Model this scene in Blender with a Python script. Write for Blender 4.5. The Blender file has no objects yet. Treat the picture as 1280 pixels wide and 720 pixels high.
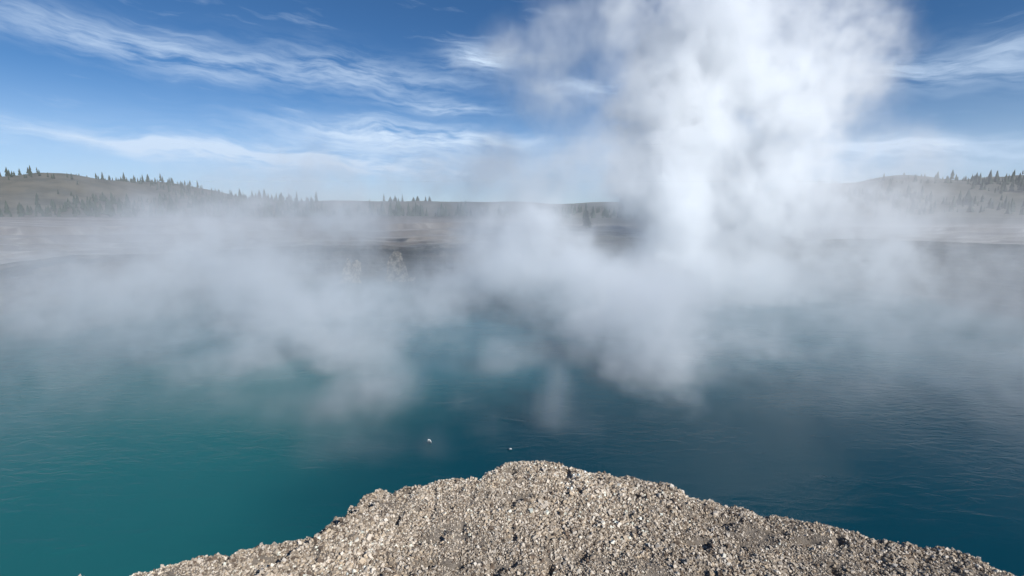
import bpy, math, random
import numpy as np

random.seed(7)
rng = np.random.default_rng(11)
R = math.radians
scene = bpy.context.scene
col = scene.collection

# ------------------------------------------------------------------ camera
F_PX, PITCH, EYE = 599.0, R(8.4), 2.0
cam_d = bpy.data.cameras.new('camera')
cam_d.sensor_width = 36.0
cam_d.lens = F_PX / 1280.0 * 36.0
cam_d.clip_start = 0.05
cam_d.clip_end = 30000.0
cam = bpy.data.objects.new('camera', cam_d)
cam.location = (0, 0, EYE)
cam.rotation_euler = (math.pi / 2 - PITCH, 0, 0)
col.objects.link(cam)
scene.camera = cam

# ------------------------------------------------------------------ light
SUN_EL, SUN_AZ = R(34), R(141)          # azimuth clockwise from +Y (view direction): right, a little behind
sun_dir = (math.sin(SUN_AZ) * math.cos(SUN_EL), math.cos(SUN_AZ) * math.cos(SUN_EL), math.sin(SUN_EL))
sd = bpy.data.lights.new('sun', 'SUN')
sd.energy = 5.0
sd.angle = R(0.53)
sd.color = (1.0, 0.985, 0.955)
sun = bpy.data.objects.new('sun', sd)
sun.rotation_euler = (math.pi / 2 - SUN_EL, 0, math.pi - SUN_AZ)
sun.location = (20, -20, 30)
col.objects.link(sun)

world = bpy.data.worlds.new('World')
scene.world = world
world.use_nodes = True
wt = world.node_tree
wt.nodes.clear()


class NT:
    """tiny node-building helper"""
    def __init__(self, tree):
        self.t = tree

    def n(self, kind, **kw):
        nd = self.t.nodes.new(kind)
        for k, v in kw.items():
            setattr(nd, k, v)
        return nd

    def put(self, sock, v):
        if isinstance(v, bpy.types.NodeSocket):
            self.t.links.new(v, sock)
        elif v is not None:
            sock.default_value = v

    def m(self, op, a, b=None, c=None, clamp=False):
        nd = self.n('ShaderNodeMath', operation=op)
        nd.use_clamp = clamp
        for i, v in enumerate((a, b, c)):
            if v is not None:
                self.put(nd.inputs[i], v)
        return nd.outputs[0]

    def vm(self, op, a, b=None):
        nd = self.n('ShaderNodeVectorMath', operation=op)
        self.put(nd.inputs[0], a)
        if b is not None:
            if op == 'SCALE':
                self.put(nd.inputs['Scale'], b)
            else:
                self.put(nd.inputs[1], b)
        return nd.outputs['Value'] if op in ('LENGTH', 'DOT_PRODUCT', 'DISTANCE') else nd.outputs[0]

    def step(self, v, a, b, lo=0.0, hi=1.0):
        nd = self.n('ShaderNodeMapRange', interpolation_type='SMOOTHSTEP')
        self.put(nd.inputs[0], v)
        for i, k in enumerate((a, b, lo, hi)):
            nd.inputs[i + 1].default_value = k
        return nd.outputs[0]

    def noise(self, vec, scale, detail=4.0, rough=0.5, out=0, dist=0.0):
        nd = self.n('ShaderNodeTexNoise')
        if vec is not None:
            self.put(nd.inputs['Vector'], vec)
        nd.inputs['Scale'].default_value = scale
        nd.inputs['Detail'].default_value = detail
        nd.inputs['Roughness'].default_value = rough
        nd.inputs['Distortion'].default_value = dist
        return nd.outputs[out]

    def mix(self, fac, a, b):
        nd = self.n('ShaderNodeMix', data_type='RGBA')
        self.put(nd.inputs[0], fac)
        for s, v in ((nd.inputs[6], a), (nd.inputs[7], b)):
            self.put(s, v if isinstance(v, bpy.types.NodeSocket) else (*v, 1.0))
        return nd.outputs[2]

    def comb(self, x, y, z):
        nd = self.n('ShaderNodeCombineXYZ')
        for i, v in enumerate((x, y, z)):
            self.put(nd.inputs[i], v)
        return nd.outputs[0]


# sky: Nishita plus cirrus laid out by direction all round the dome
w = NT(wt)
sky = w.n('ShaderNodeTexSky', sky_type='NISHITA')
sky.sun_disc = False
sky.sun_elevation = SUN_EL
sky.sun_rotation = SUN_AZ
sky.altitude = 2200
sky.air_density = 1.0
sky.dust_density = 0.1
sky.ozone_density = 4.5
tc = w.n('ShaderNodeTexCoord')
sep = w.n('ShaderNodeSeparateXYZ')
w.put(sep.inputs[0], tc.outputs['Generated'])
az = w.m('MULTIPLY', w.m('ARCTAN2', sep.outputs[0], sep.outputs[1]), 180 / math.pi)
el = w.m('MULTIPLY', w.m('ARCSINE', sep.outputs[2]), 180 / math.pi)
# streak noise: long sideways, thin upwards
warp = w.m('MULTIPLY', w.m('SUBTRACT', w.noise(w.comb(w.m('MULTIPLY', az, 0.12), w.m('MULTIPLY', el, 0.2), 0.0), 1.0, 3), 0.5), 3.2)
el2 = w.m('ADD', w.m('ADD', el, warp), w.m('MULTIPLY', az, 0.06))
st = w.noise(w.comb(w.m('MULTIPLY', az, 0.10), w.m('MULTIPLY', el2, 0.75), 3.3), 1.0, 6, 0.58)
fine = w.noise(w.comb(w.m('MULTIPLY', az, 0.35), w.m('MULTIPLY', el2, 1.6), 8.1), 1.0, 6, 0.6)
streak = w.m('ADD', w.m('MULTIPLY', st, 0.65), w.m('MULTIPLY', fine, 0.35))


def band(az0, el0, raz, rel, amp):
    dx = w.m('DIVIDE', w.m('SUBTRACT', az, az0), raz)
    dy = w.m('DIVIDE', w.m('SUBTRACT', el2, el0), rel)
    d2 = w.m('ADD', w.m('MULTIPLY', dx, dx), w.m('MULTIPLY', dy, dy))
    return w.m('MULTIPLY', w.m('EXPONENT', w.m('MULTIPLY', d2, -1.0)), amp)


def pang(px, py):
    x, y = (px - 640) / F_PX, (360 - py) / F_PX
    v = np.array([x, math.cos(PITCH) + y * math.sin(PITCH), -math.sin(PITCH) + y * math.cos(PITCH)])
    v /= np.linalg.norm(v)
    return math.degrees(math.atan2(v[0], v[1])), math.degrees(math.asin(v[2]))


cover = None
for (px, py, rx, ry, a) in ((455, 92, 9.0, 1.9, 0.42), (600, 75, 3.4, 1.3, 0.85), (560, 135, 6, 0.7, 0.5),
                            (530, 170, 12, 1.1, 0.8), (470, 185, 14, 1.6, 0.35), (470, 205, 12, 1.0, 0.6), (730, 110, 5, 0.9, 0.5),
                            (180, 60, 14, 1.6, 0.5), (250, 190, 14, 1.2, 0.6), (1130, 90, 13, 1.7, 0.5),
                            (1060, 190, 14, 1.1, 0.6)):
    a0, e0 = pang(px, py)
    e0 += a0 * 0.06
    b_ = band(a0, e0, rx, ry, a)
    cover = b_ if cover is None else w.m('ADD', cover, b_)
low = w.step(el, 14.0, 1.0, 0.0, 0.50)
glob = w.step(st, 0.56, 0.75, 0.0, 0.25)
cov = w.m('ADD', w.m('ADD', w.m('MULTIPLY', w.m('MULTIPLY', cover, 1.3), w.step(streak, 0.34, 0.60)), low), glob, clamp=True)
cov = w.m('MULTIPLY', cov, w.step(el, -1.0, 3.0, 0.5, 1.0))
hs = w.n('ShaderNodeHueSaturation')
hs.inputs['Saturation'].default_value = 1.16
hs.inputs['Value'].default_value = 0.93
w.put(hs.inputs['Color'], sky.outputs[0])
skyc = w.mix(cov, hs.outputs[0], (6.3, 7.8, 9.8))
bg = w.n('ShaderNodeBackground')
w.put(bg.inputs[0], skyc)
bg.inputs[1].default_value = 0.10
world.cycles.sampling_method = 'MANUAL'
world.cycles.sample_map_resolution = 512
w.put(w.n('ShaderNodeOutputWorld').inputs[0], bg.outputs[0])

vs = scene.view_settings
vs.view_transform = 'Standard'
vs.look = 'None'
vs.exposure = 0.0
vs.gamma = 1.0
vs.use_curve_mapping = False

cy = scene.cycles
scene.render.engine = 'CYCLES'
cy.max_bounces = 14
cy.diffuse_bounces = 2
cy.glossy_bounces = 2
cy.volume_bounces = 10
cy.volume_step_rate = 3.0
cy.volume_max_steps = 256
cy.use_adaptive_sampling = True
cy.adaptive_threshold = 0.02
cy.use_denoising = True
cy.denoiser = 'OPENIMAGEDENOISE'
cy.sample_clamp_indirect = 6.0


# ------------------------------------------------------------------ helpers
def pix(px, py, Y=None, Z=None):
    """photo pixel -> world point at forward distance Y or on the height Z"""
    x, y = (px - 640) / F_PX, (360 - py) / F_PX
    v = np.array([x, math.cos(PITCH) + y * math.sin(PITCH), -math.sin(PITCH) + y * math.cos(PITCH)])
    t = Y / v[1] if Y is not None else (Z - EYE) / v[2]
    return np.array([0, 0, EYE]) + v * t


def hash3(ix, iy, iz, seed):
    h = (ix.astype(np.int64) * 374761393 + iy.astype(np.int64) * 668265263 + iz.astype(np.int64) * 2147483647 + seed * 1274126177) & 0xFFFFFFFF
    h = ((h ^ (h >> 13)) * 1274126177) & 0xFFFFFFFF
    h = ((h ^ (h >> 16)) * 2246822519) & 0xFFFFFFFF
    return ((h ^ (h >> 15)) & 0xFFFFFF) / float(0xFFFFFF)


def vnoise(x, y, z=0.0, seed=0):
    x, y, z = np.broadcast_arrays(np.asarray(x, float), np.asarray(y, float), np.asarray(z, float))
    ix, iy, iz = np.floor(x), np.floor(y), np.floor(z)
    fx, fy, fz = x - ix, y - iy, z - iz
    fx, fy, fz = (f * f * (3 - 2 * f) for f in (fx, fy, fz))
    r = 0
    for a in (0, 1):
        for b in (0, 1):
            for c in (0, 1):
                wgt = (fx if a else 1 - fx) * (fy if b else 1 - fy) * (fz if c else 1 - fz)
                r = r + wgt * hash3(ix + a, iy + b, iz + c, seed)
    return r * 2 - 1


def fbm(x, y, z=0.0, octv=4, seed=0, gain=0.5):
    a, s, f = 1.0, 0.0, 1.0
    for o in range(octv):
        s = s + a * vnoise(np.asarray(x) * f, np.asarray(y) * f, np.asarray(z) * f, seed + o)
        a *= gain
        f *= 2.03
    return s


def sstep(v, a, b):
    t = np.clip((np.asarray(v, float) - a) / (b - a), 0, 1)
    return t * t * (3 - 2 * t)


def mesh_np(name, verts, faces, mat=None, parent=None, smooth=False, colors=None):
    """verts (n,3), faces (m,k) numpy -> one linked mesh object"""
    me = bpy.data.meshes.new(name)
    verts = np.asarray(verts, np.float32)
    faces = np.asarray(faces, np.int32)
    k = faces.shape[1]
    me.vertices.add(len(verts))
    me.vertices.foreach_set('co', verts.ravel())
    me.loops.add(faces.size)
    me.loops.foreach_set('vertex_index', faces.ravel())
    me.polygons.add(len(faces))
    me.polygons.foreach_set('loop_start', np.arange(0, faces.size, k, dtype=np.int32))
    me.polygons.foreach_set('use_smooth', np.full(len(faces), smooth))
    if colors is not None:
        at = me.color_attributes.new('tint', 'FLOAT_COLOR', 'POINT')
        c4 = np.ones((len(verts), 4), np.float32)
        c4[:, :3] = colors
        at.data.foreach_set('color', c4.ravel())
    me.update(calc_edges=True)
    me.validate()
    if mat:
        me.materials.append(mat)
    o = bpy.data.objects.new(name, me)
    col.objects.link(o)
    if parent:
        o.parent = parent
    return o


def tag(o, label=None, cat=None, group=None, kind=None):
    for k, v in (('label', label), ('category', cat), ('group', group), ('kind', kind)):
        if v:
            o[k] = v
    return o


def empty(name, loc):
    o = bpy.data.objects.new(name, None)
    o.location = [float(v) for v in loc]
    col.objects.link(o)
    return o


def new_mat(name):
    m = bpy.data.materials.new(name)
    m.use_nodes = True
    m.node_tree.nodes.clear()
    h = NT(m.node_tree)
    out = h.n('ShaderNodeOutputMaterial')
    bs = h.n('ShaderNodeBsdfPrincipled')
    h.put(out.inputs['Surface'], bs.outputs[0])
    return m, h, bs


def bump(h, bs, height, strength, dist):
    b = h.n('ShaderNodeBump')
    b.inputs['Strength'].default_value = strength
    b.inputs['Distance'].default_value = dist
    h.put(b.inputs['Height'], height)
    h.put(bs.inputs['Normal'], b.outputs[0])


# ------------------------------------------------------------------ materials
def geo_pos(h):
    return h.n('ShaderNodeNewGeometry').outputs['Position']


def make_ground_mat():
    m, h, bs = new_mat('sinter_ground')
    p = geo_pos(h)
    n1 = h.noise(p, 0.6, 6, 0.6)
    n2 = h.noise(p, 9.0, 6, 0.65)
    c = h.mix(h.step(n1, 0.35, 0.65), (0.30, 0.27, 0.235), (0.46, 0.435, 0.40))
    c = h.mix(h.step(n2, 0.42, 0.7), c, (0.20, 0.165, 0.135))
    sq = h.n('ShaderNodeSeparateXYZ')
    h.put(sq.inputs[0], p)
    c = h.mix(h.step(sq.outputs[1], 9.0, 5.0, 0.0, 0.8), c, (0.20, 0.165, 0.13))      # bonded crust under the pebbles, darkened: shade of the gaps put into the colour
    sp = h.n('ShaderNodeSeparateXYZ')
    h.put(sp.inputs[0], p)
    nz = h.n('ShaderNodeSeparateXYZ')
    h.put(nz.inputs[0], h.n('ShaderNodeNewGeometry').outputs['Normal'])
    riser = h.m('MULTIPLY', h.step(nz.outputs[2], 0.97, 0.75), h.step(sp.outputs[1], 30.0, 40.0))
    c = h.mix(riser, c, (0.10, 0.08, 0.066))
    band_n = h.noise(h.comb(h.m('MULTIPLY', sp.outputs[0], 0.10), h.m('MULTIPLY', sp.outputs[1], 0.6), 0.0), 1.0, 5, 0.65)
    c = h.mix(h.m('MULTIPLY', h.step(band_n, 0.38, 0.55), h.step(sp.outputs[1], 30.0, 40.0)), c, (0.15, 0.125, 0.105))
    n3 = h.noise(p, 0.02, 5, 0.6)
    far = h.step(sp.outputs[1], 72.0, 96.0)                # meadow and brush beyond the sinter flat
    c = h.mix(h.m('MULTIPLY', far, h.step(n3, 0.15, 0.5)), c, (0.085, 0.078, 0.058))
    h.put(bs.inputs['Base Color'], c)
    bs.inputs['Roughness'].default_value = 0.95
    bs.inputs['Specular IOR Level'].default_value = 0.15
    bump(h, bs, h.m('ADD', h.noise(p, 70.0, 4, 0.7), h.m('MULTIPLY', n2, 0.7)), 0.8, 0.02)
    return m


def make_wall_mat():
    m, h, bs = new_mat('crater_crust')
    p = geo_pos(h)
    sp = h.n('ShaderNodeSeparateXYZ')
    h.put(sp.inputs[0], p)
    strat = h.noise(h.comb(h.m('MULTIPLY', sp.outputs[0], 0.12), h.m('MULTIPLY', sp.outputs[1], 0.12), h.m('MULTIPLY', sp.outputs[2], 4.0)), 1.0, 5, 0.6)
    blot = h.noise(p, 0.5, 6, 0.65)
    c = h.mix(h.step(strat, 0.35, 0.62), (0.042, 0.030, 0.023), (0.125, 0.095, 0.072))
    c = h.mix(h.step(blot, 0.46, 0.72), c, (0.20, 0.175, 0.15))
    h.put(bs.inputs['Base Color'], c)
    bs.inputs['Roughness'].default_value = 0.85
    bump(h, bs, h.m('ADD', h.noise(p, 3.0, 8, 0.7), strat), 1.0, 0.25)
    return m


def make_pebble_mat():
    m, h, bs = new_mat('sinter_gravel')
    at = h.n('ShaderNodeAttribute', attribute_name='tint')
    n = h.noise(geo_pos(h), 220.0, 3, 0.6)
    c = h.mix(h.step(n, 0.35, 0.7, 0.0, 0.35), at.outputs['Color'], (0.16, 0.13, 0.11))
    h.put(bs.inputs['Base Color'], c)
    bs.inputs['Roughness'].default_value = 0.9
    bs.inputs['Specular IOR Level'].default_value = 0.2
    return m


def make_rock_mat():
    m, h, bs = new_mat('pale_rock')
    p = geo_pos(h)
    n = h.noise(p, 2.2, 8, 0.7)
    c = h.mix(h.step(n, 0.43, 0.58), (0.17, 0.13, 0.095), (0.60, 0.51, 0.40))
    h.put(bs.inputs['Base Color'], c)
    bs.inputs['Roughness'].default_value = 0.9
    bump(h, bs, h.noise(p, 4.0, 8, 0.75), 1.0, 0.3)
    return m


def make_water_mat():
    m, h, bs = new_mat('hot_spring_water')
    p = geo_pos(h)
    sp = h.n('ShaderNodeSeparateXYZ')
    h.put(sp.inputs[0], p)
    n = h.noise(p, 0.09, 4, 0.55)
    # shallow green shelf along the left bank, deep vent in the middle and to the right
    sh = h.m('ADD', h.m('MULTIPLY', sp.outputs[0], -0.075), h.m('MULTIPLY', n, 0.9))
    c = h.mix(h.step(sh, 0.25, 1.15), (0.0012, 0.042, 0.064), (0.014, 0.120, 0.126))
    c = h.mix(h.m('MULTIPLY', h.step(h.m('ADD', sp.outputs[1], h.m('MULTIPLY', n, 8.0)), 17.0, 30.0), 0.85), c, (0.003, 0.105, 0.150))   # brighter blue over the vent
    h.put(bs.inputs['Base Color'], c)
    bs.inputs['Roughness'].default_value = 0.07
    bs.inputs['IOR'].default_value = 1.33
    bs.inputs['Specular IOR Level'].default_value = 0.2
    v = h.comb(h.m('MULTIPLY', sp.outputs[0], 0.55), h.m('MULTIPLY', sp.outputs[1], 1.3), 0.0)
    r1 = h.noise(v, 2.6, 4, 0.55, dist=0.8)
    r2 = h.noise(v, 0.16, 4, 0.6)
    bump(h, bs, h.m('MULTIPLY', r1, h.step(r2, 0.38, 0.66, 0.06, 1.0)), 0.5, 0.08)
    return m


def flat_mat(name, c1, c2, scale, rough=0.9):
    m, h, bs = new_mat(name)
    h.put(bs.inputs['Base Color'], h.mix(h.step(h.noise(geo_pos(h), scale, 5, 0.6), 0.35, 0.65), c1, c2))
    bs.inputs['Roughness'].default_value = rough
    return m


M_ground, M_wall, M_peb, M_rock, M_water = make_ground_mat(), make_wall_mat(), make_pebble_mat(), make_rock_mat(), make_water_mat()
M_needle = flat_mat('conifer_needles', (0.022, 0.036, 0.022), (0.045, 0.062, 0.034), 1.5)
M_bark = flat_mat('conifer_bark', (0.07, 0.05, 0.04), (0.12, 0.095, 0.075), 4.0)
M_hill = flat_mat('hillside', (0.075, 0.075, 0.055), (0.14, 0.125, 0.09), 0.03)
M_scrap = flat_mat('bleached_scrap', (0.72, 0.72, 0.70), (0.85, 0.85, 0.83), 20.0)

# ------------------------------------------------------------------ crater outline
WATER_Z = -4.5
CX, CY = 0.0, 27.0
edge_px = [(10, 712), (90, 698), (160, 690), (230, 677), (300, 668), (350, 659), (400, 652), (428, 644), (446, 628), (462, 616), (480, 606), (500, 598), (522, 597.5), (545, 596), (562, 591), (578, 589),
           (593, 589.5), (598, 593), (604, 590), (611, 584), (625, 579.5), (640, 576.5), (656, 574.5), (668, 576), (680, 579), (696, 580),
           (710, 582), (728, 585.5), (745, 588), (762, 590), (780, 592), (800, 596), (815, 599), (830, 603), (842, 608), (870, 615), (910, 621),
           (960, 633), (1030, 645), (1100, 662), (1180, 680), (1260, 708)]
near = [tuple(pix(px, py - 1.5, Z=-0.09 if 430 < px < 490 else 0.0)[:2]) for px, py in edge_px]
rest = [(4.4, 1.7), (8, 0.2), (16, 1), (26, 6), (34, 16), (37, 29), (34, 41), (26, 50), (17, 54.5), (9, 54), (3, 52.5), (-3, 53.5), (-8, 51.5), (-12, 50.5),
        (-15, 52), (-20, 51), (-27, 46), (-33, 38), (-35, 28), (-31, 16), (-22, 6), (-14, 1), (-8, 0.2), (-4.4, 1.7)]
ctrl = near + rest


def polar(p):
    return math.atan2(p[0] - CX, -(p[1] - CY)), math.hypot(p[0] - CX, p[1] - CY)   # angle 0 looks back at the camera


tr = sorted(polar(p) for p in ctrl)
TH = np.array([t for t, _ in tr])
RR = np.array([r for _, r in tr])
TH3 = np.concatenate([TH - 2 * math.pi, TH, TH + 2 * math.pi])
RR3 = np.tile(RR, 3)


def rim(th):
    th = np.asarray(th)
    r = np.interp(th, TH3, RR3)
    # soften the coarse far outline and roughen it; near outline is already fine
    k = sstep(np.abs(th), 0.16, 0.32)
    s = sum(np.interp(th + d, TH3, RR3) for d in np.linspace(-0.09, 0.09, 9)) / 9
    r = r * (1 - k) + s * k
    x, y = np.sin(th) * 30, np.cos(th) * 30
    r = r + k * (0.9 * fbm(x / 5, y / 5, 0, 5, 21, 0.55))
    r = r + (1 - k) * (0.012 * fbm(th * 24 / 0.06, 0.5, 0, 3, 33))
    return r


def lip_z(th, x):
    """height of the rim crust: zero on the camera's side, lower on the far left"""
    k = sstep(np.abs(th), 0.6, 1.9)
    return k * (-0.95 + 0.95 * sstep(x, -6, 6) + 0.2 * fbm(th * 6, 3.1, 0, 3, 5))


def ground_z(x, y, th, d):
    """height of the land at distance d outside the rim"""
    near_k = 1 - sstep(np.hypot(x, y), 8, 16)
    z = near_k * (0.035 * fbm(x / 0.55, y / 0.55, 0, 4, 3) + 0.015 * fbm(x / 0.10, y / 0.10, 0, 3, 9)
                  + 0.05 * np.exp(-((x - 0.15) / 0.5) ** 2 - ((y - 3.6) / 0.35) ** 2))
    # lower crust ledge at the left corner of the promontory, behind a small step
    line = ((y - 3.27) - 1.5 * (x + 0.85)) / 1.8 + 0.022 * fbm(x / 0.10, y / 0.10, 0, 3, 14)
    ledge = sstep(line, 0.0, 0.02) * (1 - sstep(x, -0.90, -0.80)) * near_k
    z = z - 0.09 * ledge
    # short ridge across the slab
    z = z + near_k * 0.02 * np.exp(-((x + 0.532 + 0.15 * (y - 3.2)) / 0.012) ** 2) * sstep(y, 2.95, 3.05) * (1 - sstep(y, 3.30, 3.38))
    # worn pits
    pit = vnoise(x / 0.11, y / 0.11, 0, 61)
    z = z - near_k * 0.045 * sstep(pit, 0.55, 0.85)
    # rounded edge
    z = z - near_k * 0.10 * (1 - sstep(d, 0.0, 0.16)) ** 2
    far_k = sstep(np.abs(th), 0.6, 1.9)
    z = z + lip_z(th, x) * (1 - sstep(d, 6, 40))
    # terraces behind the far rim, stepping up to the flat
    up = 0.0
    for k_, (dist, hgt) in enumerate(((3.0, 0.30), (6.5, 0.35), (11.0, 0.50), (16.5, 0.75))):
        wob = dist + 1.3 * fbm(x / 7, y / 7, k_ * 3.0, 4, 40 + k_)
        up = up + hgt * sstep(d, wob, wob + 0.35)
    left = 1 - 0.55 * sstep(x, -4, 10)
    z = z + far_k * up * left
    z = z + far_k * sstep(d, 8, 30) * 0.12 * fbm(x / 9, y / 9, 0, 4, 55)
    z = z + sstep(d, 60, 200) * 1.2 * fbm(x / 90, y / 90, 0, 3, 70)
    return z


# angles: very fine across the foreground, medium on the far wall
th_near = np.arange(-0.17, 0.17, 0.0008)
th_a = np.linspace(0.17, 0.6, 150)
th_b = np.linspace(0.6, 2 * math.pi - 0.6, 1150)
th_c = np.linspace(2 * math.pi - 0.6, 2 * math.pi - 0.17, 150)
ths = np.concatenate([th_near, th_a[:-1], th_b[:-1], th_c[:-1]])
ths_w = np.where(ths > math.pi, ths - 2 * math.pi, ths)
NA = len(ths)
Rm = rim(ths_w)


def grid_faces(nr, na):
    i = np.arange(nr - 1)[:, None]
    j = np.arange(na)[None, :]
    j2 = (j + 1) % na
    return np.stack([i * na + j, i * na + j2, (i + 1) * na + j2, (i + 1) * na + j], -1).reshape(-1, 4)


ds = np.concatenate([np.array([0.0, 0.012, 0.025, 0.04, 0.06]), np.arange(0.08, 2.6, 0.03), np.geomspace(2.62, 20, 60), np.geomspace(21, 160, 30), np.geomspace(190, 9000, 22)])
D = ds[:, None] + 0 * ths[None, :]
TW = ths_w[None, :] + 0 * D
GX = CX + np.sin(TW) * (Rm[None, :] + D)
GY = CY - np.cos(TW) * (Rm[None, :] + D)
GZ = ground_z(GX, GY, TW, D)
ground = mesh_np('ground', np.stack([GX, GY, GZ], -1).reshape(-1, 3), grid_faces(len(ds), NA), M_ground, smooth=True)
tag(ground, kind='structure')

# crater wall: crust lip, undercut, strata, talus foot
th_w = np.concatenate([np.linspace(-0.6, 0.6, 300)[:-1], th_b[:-1]])
th_ww = np.where(th_w > math.pi, th_w - 2 * math.pi, th_w)
Rw = rim(th_ww)
NR = 64
t = np.linspace(0, 1, NR)[:, None]
lipx = CX + np.sin(th_ww) * Rw
lipy = CY - np.cos(th_ww) * Rw
top = ground_z(lipx, lipy, th_ww, 0.0)[None, :] - 0.004
Z = top + (-6.0 - top) * t
drop = top - Z
X0, Y0 = lipx[None, :] + 0 * t, lipy[None, :] + 0 * t
hollow = 0.55 + 0.65 * fbm(X0 / 6, Y0 / 6, 0, 3, 81)
undercut = np.clip(hollow, 0.1, 1.6) * sstep(drop, 0.30, 0.75) * (1 - 0.75 * sstep(drop, 1.6, 4.2))
strata = 0.16 * vnoise(X0 / 9, Y0 / 9, Z * 3.1, 90) + 0.07 * vnoise(X0 / 3, Y0 / 3, Z * 8, 91)
rough = 0.30 * fbm(X0 / 1.4, Y0 / 1.4, Z / 0.9, 4, 92)
off = undercut + (strata + rough) * sstep(drop, 0.02, 0.35)
off[0, :] = 0
WX = CX + np.sin(th_ww)[None, :] * (Rw[None, :] + off)
WY = CY - np.cos(th_ww)[None, :] * (Rw[None, :] + off)
wall = mesh_np('crater_wall', np.stack([WX, WY, Z], -1).reshape(-1, 3), grid_faces(NR, len(th_w)), M_wall)
tag(wall, kind='structure')

# water
wv = [(CX, CY, WATER_Z)] + [(CX + 46 * math.sin(a), CY - 46 * math.cos(a), WATER_Z) for a in np.linspace(0, 2 * math.pi, 97)[:-1]]
wf = [(0, i + 1, (i + 1) % 96 + 1) for i in range(96)]
water = mesh_np('water', wv, wf, M_water)
tag(water, kind='structure')

# ------------------------------------------------------------------ hills
hx = np.linspace(-2400, 2400, 241)
hy = np.linspace(420, 1700, 49)
HX, HY = np.meshgrid(hx, hy)


def hill_z(x, y):
    ridge = 38 + 16 * fbm(x / 700, 0.3, 0, 3, 101) + 7 * sstep(x, 150, 500) + 26 * sstep(np.abs(x), 320, 800) * (0.55 + fbm(x / 420, 2.3, 0, 3, 107))
    prof = sstep(y, 430, 900) * (1 - 0.5 * sstep(y, 1000, 1700))
    return ridge * prof * (1 + 0.18 * fbm(x / 160, y / 160, 0, 3, 104)) - 1.5


hill = mesh_np('hill', np.stack([HX, HY, hill_z(HX, HY)], -1).reshape(-1, 3),
               np.array([(i * 241 + j, i * 241 + j + 1, (i + 1) * 241 + j + 1, (i + 1) * 241 + j) for i in range(48) for j in range(240)]), M_hill, smooth=True)
tag(hill, kind='structure')


# ------------------------------------------------------------------ conifers
def conifer_crown(h, wid, seed, n=26, blades=9):
    """whorls of drooping needle sprays round a trunk, as many small faces"""
    r = np.random.default_rng(seed)
    V, Fc = [], []
    for i in range(n):
        f = i / (n - 1)
        z = h * (0.13 + 0.86 * f)
        rad = wid * (1 - f) ** 0.85 * r.uniform(0.65, 1.15) + 0.02 * h
        for b in range(blades):
            if r.random() < 0.18:
                continue
            a = r.uniform(0, 2 * math.pi)
            L = rad * r.uniform(0.6, 1.15)
            dz = -L * r.uniform(0.15, 0.55)
            wd = L * r.uniform(0.28, 0.5)
            ca, sa = math.cos(a), math.sin(a)
            k = len(V)
            V += [(0, 0, z), (ca * L * .55 - sa * wd, sa * L * .55 + ca * wd, z + dz * .35), (ca * L, sa * L, z + dz),
                  (ca * L * .55 + sa * wd, sa * L * .55 - ca * wd, z + dz * .35), (ca * L * .5, sa * L * .5, z + dz * .2 + wd * 0.5)]
            Fc += [(k, k + 1, k + 4), (k + 1, k + 2, k + 4), (k + 2, k + 3, k + 4), (k + 3, k, k + 4)]
    return np.array(V), np.array(Fc)


def trunk_mesh(h, r0):
    V, Fc = [], []
    for i, f in enumerate((0, 0.1, 0.5, 1.0)):
        rr = r0 * (1.25 if i == 0 else 1 - 0.93 * f)
        for k in range(7):
            a = k * 2 * math.pi / 7
            V.append((rr * math.cos(a), rr * math.sin(a), h * 0.97 * f - (0.5 if i == 0 else 0)))
    for i in range(3):
        for k in range(7):
            Fc.append((i * 7 + k, i * 7 + (k + 1) % 7, (i + 1) * 7 + (k + 1) % 7, (i + 1) * 7 + k))
    return np.array(V), np.array(Fc)


def conifer(loc, h, wid, seed, label, group):
    root = tag(empty('pine_tree', loc), label, 'tree', group)
    V, Fc = conifer_crown(h, wid, seed)
    mesh_np('crown', V, Fc, M_needle, root)
    V, Fc = trunk_mesh(h, h * 0.022)
    mesh_np('trunk', V, Fc, M_bark, root)
    return root


def on_hill(px, Y):
    p = pix(px, 250, Y=Y)
    return np.array([p[0], Y, float(hill_z(np.array(p[0]), np.array(Y))) - 0.3])


G = 'pines standing along the far ridge'
for px, top_px, Y, wid, seed, lab in (
        (480, 243.5, 905, 3.0, 1, 'thin spire-topped pine at the left end of the ridge tree row'),
        (488, 247, 900, 5.5, 2, 'low bushy pine just right of the thin spire pine on the ridge'),
        (494, 245.5, 910, 5.5, 3, 'rounded dark pine in the left clump on the ridge'),
        (503, 244, 915, 2.4, 4, 'slender lone pine between the two clumps on the ridge'),
        (517, 247.5, 900, 4.5, 5, 'low pine at the left of the right-hand ridge clump'),
        (522, 246, 905, 6.0, 6, 'broadest pine in the middle of the right-hand ridge clump'),
        (532, 246.5, 900, 3.4, 7, 'narrow pine second from the right on the ridge'),
        (537, 246, 910, 4.6, 8, 'rightmost pine of the row on the left ridge'),
        (777, 242.5, 880, 4.5, 9, 'dark pine top showing beside the bright steam column')):
    b = on_hill(px, Y)
    topz = pix(px, top_px - 1.6, Y=Y)[2]
    conifer(b, max(6.0, topz - b[2]), wid, seed, lab, G)

# pine by the far right bank, dark against the steam
p = pix(733, 292, Y=66)
zb = 0.55
conifer((p[0], 66, zb), pix(733, 261, Y=66)[2] - zb, 0.95, 12, 'dark dense young pine growing behind the far right bank', None)

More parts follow.
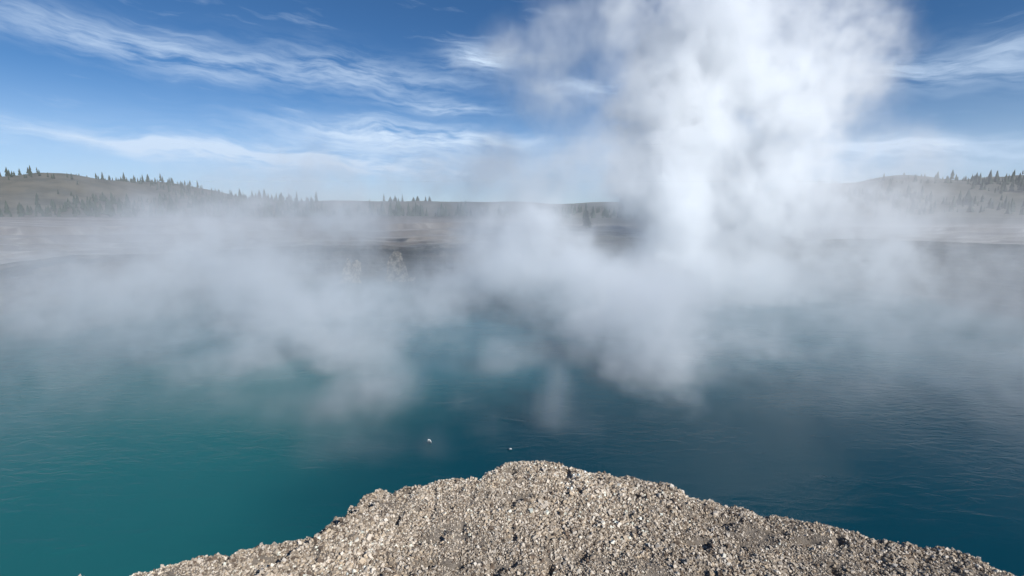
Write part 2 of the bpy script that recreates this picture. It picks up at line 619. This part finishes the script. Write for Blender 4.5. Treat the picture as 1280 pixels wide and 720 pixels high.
# wooded slope: seen as one mass
NT_ = 5200
fx = rng.uniform(-1900, 1900, NT_ * 3)
fy = rng.uniform(470, 1150, NT_ * 3)
keep = (fbm(fx / 130, fy / 90, 0, 3, 120) + 0.35 * (rng.random(NT_ * 3) - 0.5)) > -0.05
px_ = fx / fy * F_PX + 640
ridge_gap = (fy > 600) & (px_ > 400) & (px_ < 830)          # the skyline pines in the gap are built singly
keep &= ~ridge_gap
fx, fy = fx[keep][:NT_], fy[keep][:NT_]
fz = hill_z(fx, fy)
nF = len(fx)
hh = np.clip(rng.lognormal(math.log(10), 0.33, nF), 4, 22)
ww = hh * rng.uniform(0.16, 0.24, nF)
tiers = ((0.10, 0.62, 1.0), (0.42, 1.0, 0.66))
V, Fc, k0 = [], [], 0
ang = np.linspace(0, 2 * math.pi, 7)[:-1]
for (b0, b1, sc) in tiers:
    j = rng.uniform(0.65, 1.25, (nF, 6))
    ring = np.stack([fx[:, None] + ww[:, None] * sc * j * np.cos(ang), fy[:, None] + ww[:, None] * sc * j * np.sin(ang),
                     (fz + hh * b0)[:, None] + hh[:, None] * rng.uniform(-.06, .06, (nF, 6))], -1)
    tip = np.stack([fx, fy, fz + hh * b1], -1)[:, None, :]
    V.append(np.concatenate([ring, tip], 1).reshape(-1, 3))
    base = k0 + np.arange(nF)[:, None] * 7
    for a in range(6):
        Fc.append(np.concatenate([base + a, base + (a + 1) % 6, base + 6], 1))
    k0 += nF * 7
forest = mesh_np('forest', np.concatenate(V), np.concatenate(Fc), M_needle)
tag(forest, 'dark pine forest covering the slope of the far hill', 'forest', kind='stuff')


# ------------------------------------------------------------------ fallen crust blocks on the far shore
def rock(name, loc, size, seed, label, lean=0.0, peak=0.0, cat='rock', group=None, n=22):
    """layered broken slab: sphere grid squashed, faceted and stepped"""
    u = np.linspace(0, 2 * math.pi, 2 * n + 1)[:-1]
    v = np.linspace(-math.pi / 2, math.pi / 2, n)
    U, W = np.meshgrid(u, v)
    x, y, z = np.cos(W) * np.cos(U), np.cos(W) * np.sin(U), np.sin(W)
    q = 0.5
    x, y, z = (np.sign(c) * np.abs(c) ** q for c in (x, y, z))
    f = 1 + 0.42 * fbm(x * 1.6, y * 1.6, z * 1.6 + seed, 4, 200 + seed)
    x, y, z = x * f, y * f, z * f
    hgt = (z + 1) * 0.5
    shr = 1 - peak * np.clip(hgt + 0.35 * fbm(x * 0.9 + seed, y * 0.9, 0, 2, 260 + seed), 0, 1)
    zs = hgt * size[2] * 2
    lay = 0.20 * vnoise(x * 0.4 + seed, y * 0.4, zs * 3.2, 230 + seed)
    X = (x * shr + lay * np.cos(U)) * size[0] + lean * hgt * size[0]
    Yv = (y * shr + lay * np.sin(U)) * size[1]
    o = mesh_np(name, np.stack([X, Yv, zs - 0.25], -1).reshape(-1, 3), grid_faces(n, 2 * n), M_rock)
    o.location = [float(c) for c in loc]
    return tag(o, label, cat, group)


def shore(px, Y):
    p = pix(px, 340, Y=Y)
    return (p[0], Y, WATER_Z)


rock('fallen_slab', shore(500, 49.4), (0.95, 0.9, 1.55), 1, 'tall tan sinter slab leaning against the dark far left bank', lean=-0.35, peak=0.30)
rock('shore_boulder', shore(489, 49.4), (0.5, 0.45, 0.36), 2, 'small pale boulder at the left foot of the tall leaning slab')
rock('shore_boulder', shore(512, 49.4), (0.5, 0.45, 0.28), 3, 'low boulder at the right foot of the tall leaning slab')
rock('fallen_slab', (shore(440, 48)[0], 48, WATER_Z), (0.95, 0.8, 1.15), 4, 'blocky tan slab on the shore left of the tall leaning slab', peak=0.3)
rock('fallen_slab', (13.2, 53.0, WATER_Z), (1.6, 1.0, 1.0), 5, 'grey broken slab under the dark overhang of the right bank', peak=0.4)
rock('shore_boulder', (-24.5, 44.5, WATER_Z), (1.4, 1.0, 0.8), 6, 'weathered boulder below the far left corner of the crater', peak=0.35)
rock('shore_boulder', (25.5, 47.5, WATER_Z), (1.5, 1.2, 0.7), 7, 'weathered boulder below the far right corner of the crater', peak=0.35)

# ------------------------------------------------------------------ foreground gravel
nP = 175000
tx = rng.uniform(-3.6, 3.8, nP * 3)
ty = rng.uniform(1.75, 4.1, nP * 3)
tth = np.arctan2(tx - CX, -(ty - CY))
td = np.hypot(tx - CX, ty - CY) - rim(tth)
silt = fbm(tx / 0.28, ty / 0.28, 0, 4, 170) + rng.normal(0, 0.25, len(tx))
vis = (td > 0.004) & (np.abs(tx) < 1.1 * ty + 0.6)
tx, ty, tth, td, silt = (a[vis][:nP] for a in (tx, ty, tth, td, silt))
nP = len(tx)
tz = ground_z(tx, ty, tth, td)
sz = np.clip(rng.lognormal(math.log(0.0042), 0.44, nP), 0.002, 0.0135)
sz = np.where(silt > 0.7, sz * 0.5, sz)                  # silty patches hold only fine grains
patch = fbm(tx / 0.35, ty / 0.35, 0, 3, 150)
sz *= 1 + 0.25 * patch
lip = np.exp(-(td / 0.06) ** 2)
sz *= 1 + 0.5 * lip
cube = np.array([(-1, -1, -1), (1, -1, -1), (1, 1, -1), (-1, 1, -1), (-1, -1, 1), (1, -1, 1), (1, 1, 1), (-1, 1, 1)], float)
cf = np.array([(0, 3, 2, 1), (4, 5, 6, 7), (0, 1, 5, 4), (1, 2, 6, 5), (2, 3, 7, 6), (3, 0, 4, 7)])
loc = cube[None] * rng.uniform(0.45, 1.05, (nP, 8, 3))
loc *= rng.uniform(0.6, 1.25, (nP, 1, 3)) * np.array([1, 1, 0.75])
q = rng.normal(size=(nP, 4))
q[:, 1:3] *= 0.55
q /= np.linalg.norm(q, axis=1)[:, None]
qw, qx, qy, qz = q.T
RM = np.stack([np.stack([1 - 2 * (qy * qy + qz * qz), 2 * (qx * qy - qz * qw), 2 * (qx * qz + qy * qw)], -1),
               np.stack([2 * (qx * qy + qz * qw), 1 - 2 * (qx * qx + qz * qz), 2 * (qy * qz - qx * qw)], -1),
               np.stack([2 * (qx * qz - qy * qw), 2 * (qy * qz + qx * qw), 1 - 2 * (qx * qx + qy * qy)], -1)], 1)
loc = np.einsum('nij,nkj->nki', RM, loc) * sz[:, None, None]
loc += np.stack([tx, ty, tz + sz * rng.uniform(-0.3, 1.1, nP)], -1)[:, None, :]
pal = np.array([(0.60, 0.55, 0.485), (0.45, 0.40, 0.335), (0.31, 0.265, 0.215), (0.16, 0.125, 0.098), (0.52, 0.44, 0.34), (0.76, 0.72, 0.66)])
ci = rng.choice(6, nP, p=[0.27, 0.22, 0.17, 0.14, 0.10, 0.10])
pc = pal[ci] * rng.uniform(0.8, 1.15, (nP, 1))
pc *= np.array([1.05, 0.98, 0.89])
pc *= (1 + 0.16 * fbm(tx / 0.5, ty / 0.5, 0, 3, 160))[:, None]
pc = np.repeat(np.clip(pc, 0.02, 0.82), 8, 0)
pf = (cf[None] + (np.arange(nP) * 8)[:, None, None]).reshape(-1, 4)
gravel = mesh_np('gravel', loc.reshape(-1, 3), pf, M_peb, colors=pc)
tag(gravel, 'coarse pale sinter gravel crusting the rim in the foreground', 'gravel', kind='stuff')


# ------------------------------------------------------------------ scraps floating on the pool
def scrap(loc, size, seed, label):
    r = np.random.default_rng(seed)
    V, Fc = [], []
    n = 9
    for i in range(n):
        f = i / (n - 1)
        wd = size[0] * (0.25 + 0.75 * math.sin(math.pi * (0.15 + 0.75 * f))) * 0.5
        yy = (f - 0.5) * size[1]
        zz = 0.02 + size[2] * (1 - f) ** 1.5
        for s in (-1, -0.35, 0.35, 1):
            V.append((s * wd + r.uniform(-.1, .1) * size[0], yy, zz + (1 - abs(s)) * 0.02 + r.uniform(0, .02)))
    for i in range(n - 1):
        for s in range(3):
            Fc.append((i * 4 + s, i * 4 + s + 1, (i + 1) * 4 + s + 1, (i + 1) * 4 + s))
    o = mesh_np('floating_scrap', V, Fc, M_scrap, smooth=True)
    md = o.modifiers.new('thickness', 'SOLIDIFY')
    md.thickness = 0.015
    o.location = [float(c) for c in loc]
    return tag(o, label, 'debris')


scrap(pix(537, 556, Z=WATER_Z), (0.12, 0.18, 0.17), 1, 'larger white scrap floating on the green-blue water at left')
scrap(pix(638, 563, Z=WATER_Z), (0.08, 0.10, 0.04), 2, 'tiny white speck floating just beyond the gravel peak')

# ------------------------------------------------------------------ steam
LO, HI = (-46.0, 6.0, WATER_Z + 0.02), (52.0, 68.0, 26.0)
VOX = 0.26
res = [int((HI[i] - LO[i]) / VOX) for i in range(3)]
gt = bpy.data.node_groups.new('steam_field', 'GeometryNodeTree')
gt.interface.new_socket('Geometry', in_out='INPUT', socket_type='NodeSocketGeometry')
gt.interface.new_socket('Geometry', in_out='OUTPUT', socket_type='NodeSocketGeometry')
g = NT(gt)
gout = g.n('NodeGroupOutput')
vc = g.n('GeometryNodeVolumeCube')
P = g.n('GeometryNodeInputPosition').outputs[0]


def gnoise(vec, scale, detail, rough, colour=False):
    return g.noise(vec, scale, detail, rough, out='Color' if colour else 0)


def centred(c, amp):
    return g.vm('SCALE', g.vm('SUBTRACT', c, (0.5, 0.5, 0.5)), amp)


big = centred(gnoise(P, 0.16, 2.0, 0.5, True), 7.0)
small = centred(gnoise(P, 0.55, 3.0, 0.55, True), 2.2)
PW = g.vm('ADD', P, g.vm('ADD', big, small))                     # strongly curled coordinates for the large plumes
PS = g.vm('ADD', P, centred(gnoise(P, 0.9, 3.0, 0.55, True), 1.1))   # gently curled for the small puffs
PC = g.vm('ADD', P, small)
psep = g.n('ShaderNodeSeparateXYZ')
g.put(psep.inputs[0], P)


def blob(px, py, Y, rpx, rpy, ry, amp, space=None):
    c = pix(px, py, Y=Y)
    s = Y / F_PX
    d = g.vm('LENGTH', g.vm('DIVIDE', g.vm('SUBTRACT', space or PW, tuple(float(v) for v in c)), (rpx * s, ry, rpy * s)))
    return g.step(d, 1.0, 0.25, 0.0, amp)


BL = [  # photo x, y, distance, radii (px, px, m), density
    # bright column on the right and its mass beyond
    (830, 340, 40, 90, 65, 5, 0.8), (826, 250, 42, 80, 90, 6, 1.1), (842, 150, 43, 90, 95, 6, 1.1), (885, 50, 44, 105, 110, 6, 0.8),
    (950, 290, 46, 150, 130, 6, 0.55), (945, 170, 46, 130, 120, 6, 0.6), (1010, 60, 48, 140, 110, 6, 0.35), (900, 370, 36, 140, 70, 5, 0.4), (1000, 110, 47, 140, 110, 6, 0.14), (930, 380, 40, 130, 60, 6, 0.2), (1090, 240, 44, 130, 110, 7, 0.12),
    # middle bank of steam over the far half of the pool
    (650, 335, 33, 130, 80, 6, 0.32), (690, 300, 31, 110, 80, 6, 0.30), (620, 285, 40, 120, 70, 6, 0.09), (740, 370, 28, 130, 70, 6, 0.28),
    (690, 215, 36, 160, 70, 6, 0.15), (590, 215, 42, 130, 50, 6, 0.09), (790, 250, 38, 90, 70, 6, 0.12), (570, 365, 32, 90, 40, 5, 0.15),
    # thin grey sheet drifting across the sky
    (705, 85, 32, 135, 75, 4, 0.20), (765, 20, 32, 50, 70, 3, 0.24), (640, 70, 34, 70, 36, 3, 0.12), (720, 150, 34, 90, 40, 3, 0.08),
    # left bank
    (435, 440, 22, 130, 110, 5, 0.35), (445, 490, 17, 110, 60, 3, 0.24), (425, 380, 32, 80, 45, 6, 0.14), (520, 395, 29, 80, 45, 4, 0.16), (340, 380, 28, 130, 130, 6, 0.26),
    (230, 320, 34, 150, 110, 7, 0.18), (320, 470, 19, 140, 70, 4, 0.16), (200, 450, 22, 130, 70, 4, 0.14), (110, 400, 28, 150, 110, 6, 0.2), (380, 245, 42, 150, 70, 7, 0.12), (440, 285, 46, 60, 50, 6, 0.14),
    # right side low
    (805, 420, 20, 110, 105, 4, 0.38), (765, 380, 25, 120, 85, 4, 0.36), (830, 485, 17, 85, 60, 3, 0.32), (960, 440, 21, 110, 70, 3, 0.12),
    (1110, 330, 38, 140, 90, 6, 0.12),
]
PUFF = [(628, 446, 19.5, 52, 44, 1.3, 0.30), (668, 442, 20, 36, 32, 1.0, 0.18), (698, 480, 15.5, 30, 46, 0.8, 0.24), (690, 515, 14, 40, 52, 1.0, 0.18), (548, 566, 12.4, 36, 50, 0.7, 0.12),
        (580, 505, 15.5, 34, 32, 0.8, 0.12), (490, 510, 16.0, 80, 60, 1.5, 0.14), (730, 530, 13.5, 40, 50, 0.9, 0.06), (610, 540, 13.5, 36, 34, 0.7, 0.08),
        (555, 430, 20, 60, 60, 1.5, 0.08), (720, 430, 20, 60, 44, 1.5, 0.12), (440, 570, 12.3, 110, 70, 1.2, 0.11), (400, 520, 14.8, 150, 70, 2.0, 0.11), (280, 515, 15.5, 140, 60, 2.0, 0.08), (480, 475, 17.5, 80, 60, 2.0, 0.14), (600, 470, 18, 90, 50, 2.0, 0.05)]
tot = None
for b in BL:
    v = blob(*b)
    tot = v if tot is None else g.m('ADD', tot, v)
# broken cover over the whole pool, thicker towards the far side, thinning upwards
film = g.m('MULTIPLY', g.step(psep.outputs[2], 4.0, -4.5, 0.0, 0.056), g.step(g.m('ADD', psep.outputs[1], g.m('MULTIPLY', g.m('ABSOLUTE', psep.outputs[0]), 0.6)), 15.5, 29.0, 0.03, 1.0))
veil = g.m('MULTIPLY', g.step(psep.outputs[2], 11.0, 1.0, 0.0, 0.022), g.step(psep.outputs[1], 24.0, 40.0))
tot = g.m('ADD', tot, g.m('ADD', film, veil))
ero = gnoise(g.vm('ADD', g.vm('ADD', P, g.vm('SCALE', small, 1.0)), (0, 0, 3.0)), 0.34, 5.0, 0.66)
for b in ((738, 286, 46, 100, 52, 36, 0.95), (522, 302, 42, 95, 62, 32, 0.82)):     # gaps where the wind has opened the bank
    tot = g.m('MULTIPLY', tot, g.m('SUBTRACT', 1.0, blob(*b, space=PC)))
tot = g.m('MULTIPLY', tot, g.step(ero, 0.35, 0.63, 0.14, 1.5))
fin = gnoise(g.vm('ADD', PC, (7.0, 2.0, 0.0)), 0.95, 4.0, 0.62)
tot = g.m('MULTIPLY', tot, g.step(fin, 0.36, 0.64, 0.45, 1.5))
ptot = None
for b in PUFF:
    v = blob(*b, space=PS)
    ptot = v if ptot is None else g.m('ADD', ptot, v)
ptot = g.m('MULTIPLY', ptot, g.step(gnoise(PS, 1.1, 3.0, 0.55), 0.3, 0.62, 0.35, 1.2))
tot = g.m('ADD', tot, ptot)
# nothing reaches the box's faces
for ax, lo, hi, m_ in ((0, LO[0], HI[0], 5.0), (1, LO[1], HI[1], 4.0)):
    tot = g.m('MULTIPLY', tot, g.m('MULTIPLY', g.step(psep.outputs[ax], lo, lo + m_), g.step(psep.outputs[ax], hi, hi - m_)))
tot = g.m('MULTIPLY', tot, g.step(psep.outputs[2], HI[2], HI[2] - 3.0))
tot = g.m('MAXIMUM', g.m('SUBTRACT', tot, 0.0006), 0.0)
g.put(vc.inputs['Density'], tot)
vc.inputs['Min'].default_value = LO
vc.inputs['Max'].default_value = HI
for i, k in enumerate(('Resolution X', 'Resolution Y', 'Resolution Z')):
    vc.inputs[k].default_value = res[i]

ms = bpy.data.materials.new('steam')
ms.use_nodes = True
ms.node_tree.nodes.clear()
h = NT(ms.node_tree)
so = h.n('ShaderNodeOutputMaterial')
pv = h.n('ShaderNodeVolumePrincipled')
pv.inputs['Color'].default_value = (0.982, 0.992, 1.0, 1)
pv.inputs['Density'].default_value = 1.0
pv.inputs['Anisotropy'].default_value = 0.15
h.put(so.inputs['Volume'], pv.outputs[0])
smn = g.n('GeometryNodeSetMaterial')
g.put(smn.inputs[0], vc.outputs[0])
smn.inputs['Material'].default_value = ms
g.put(gout.inputs[0], smn.outputs[0])

bxv = [(x, y, z) for x in (LO[0], HI[0]) for y in (LO[1], HI[1]) for z in (LO[2], HI[2])]
steam = mesh_np('steam', bxv, [(0, 1, 3, 2), (4, 6, 7, 5), (0, 4, 5, 1), (2, 3, 7, 6), (0, 2, 6, 4), (1, 5, 7, 3)], ms)
tag(steam, 'white steam billowing off the hot blue pool', 'steam', kind='stuff')
gm = steam.modifiers.new('steam_field', 'NODES')
gm.node_group = gt
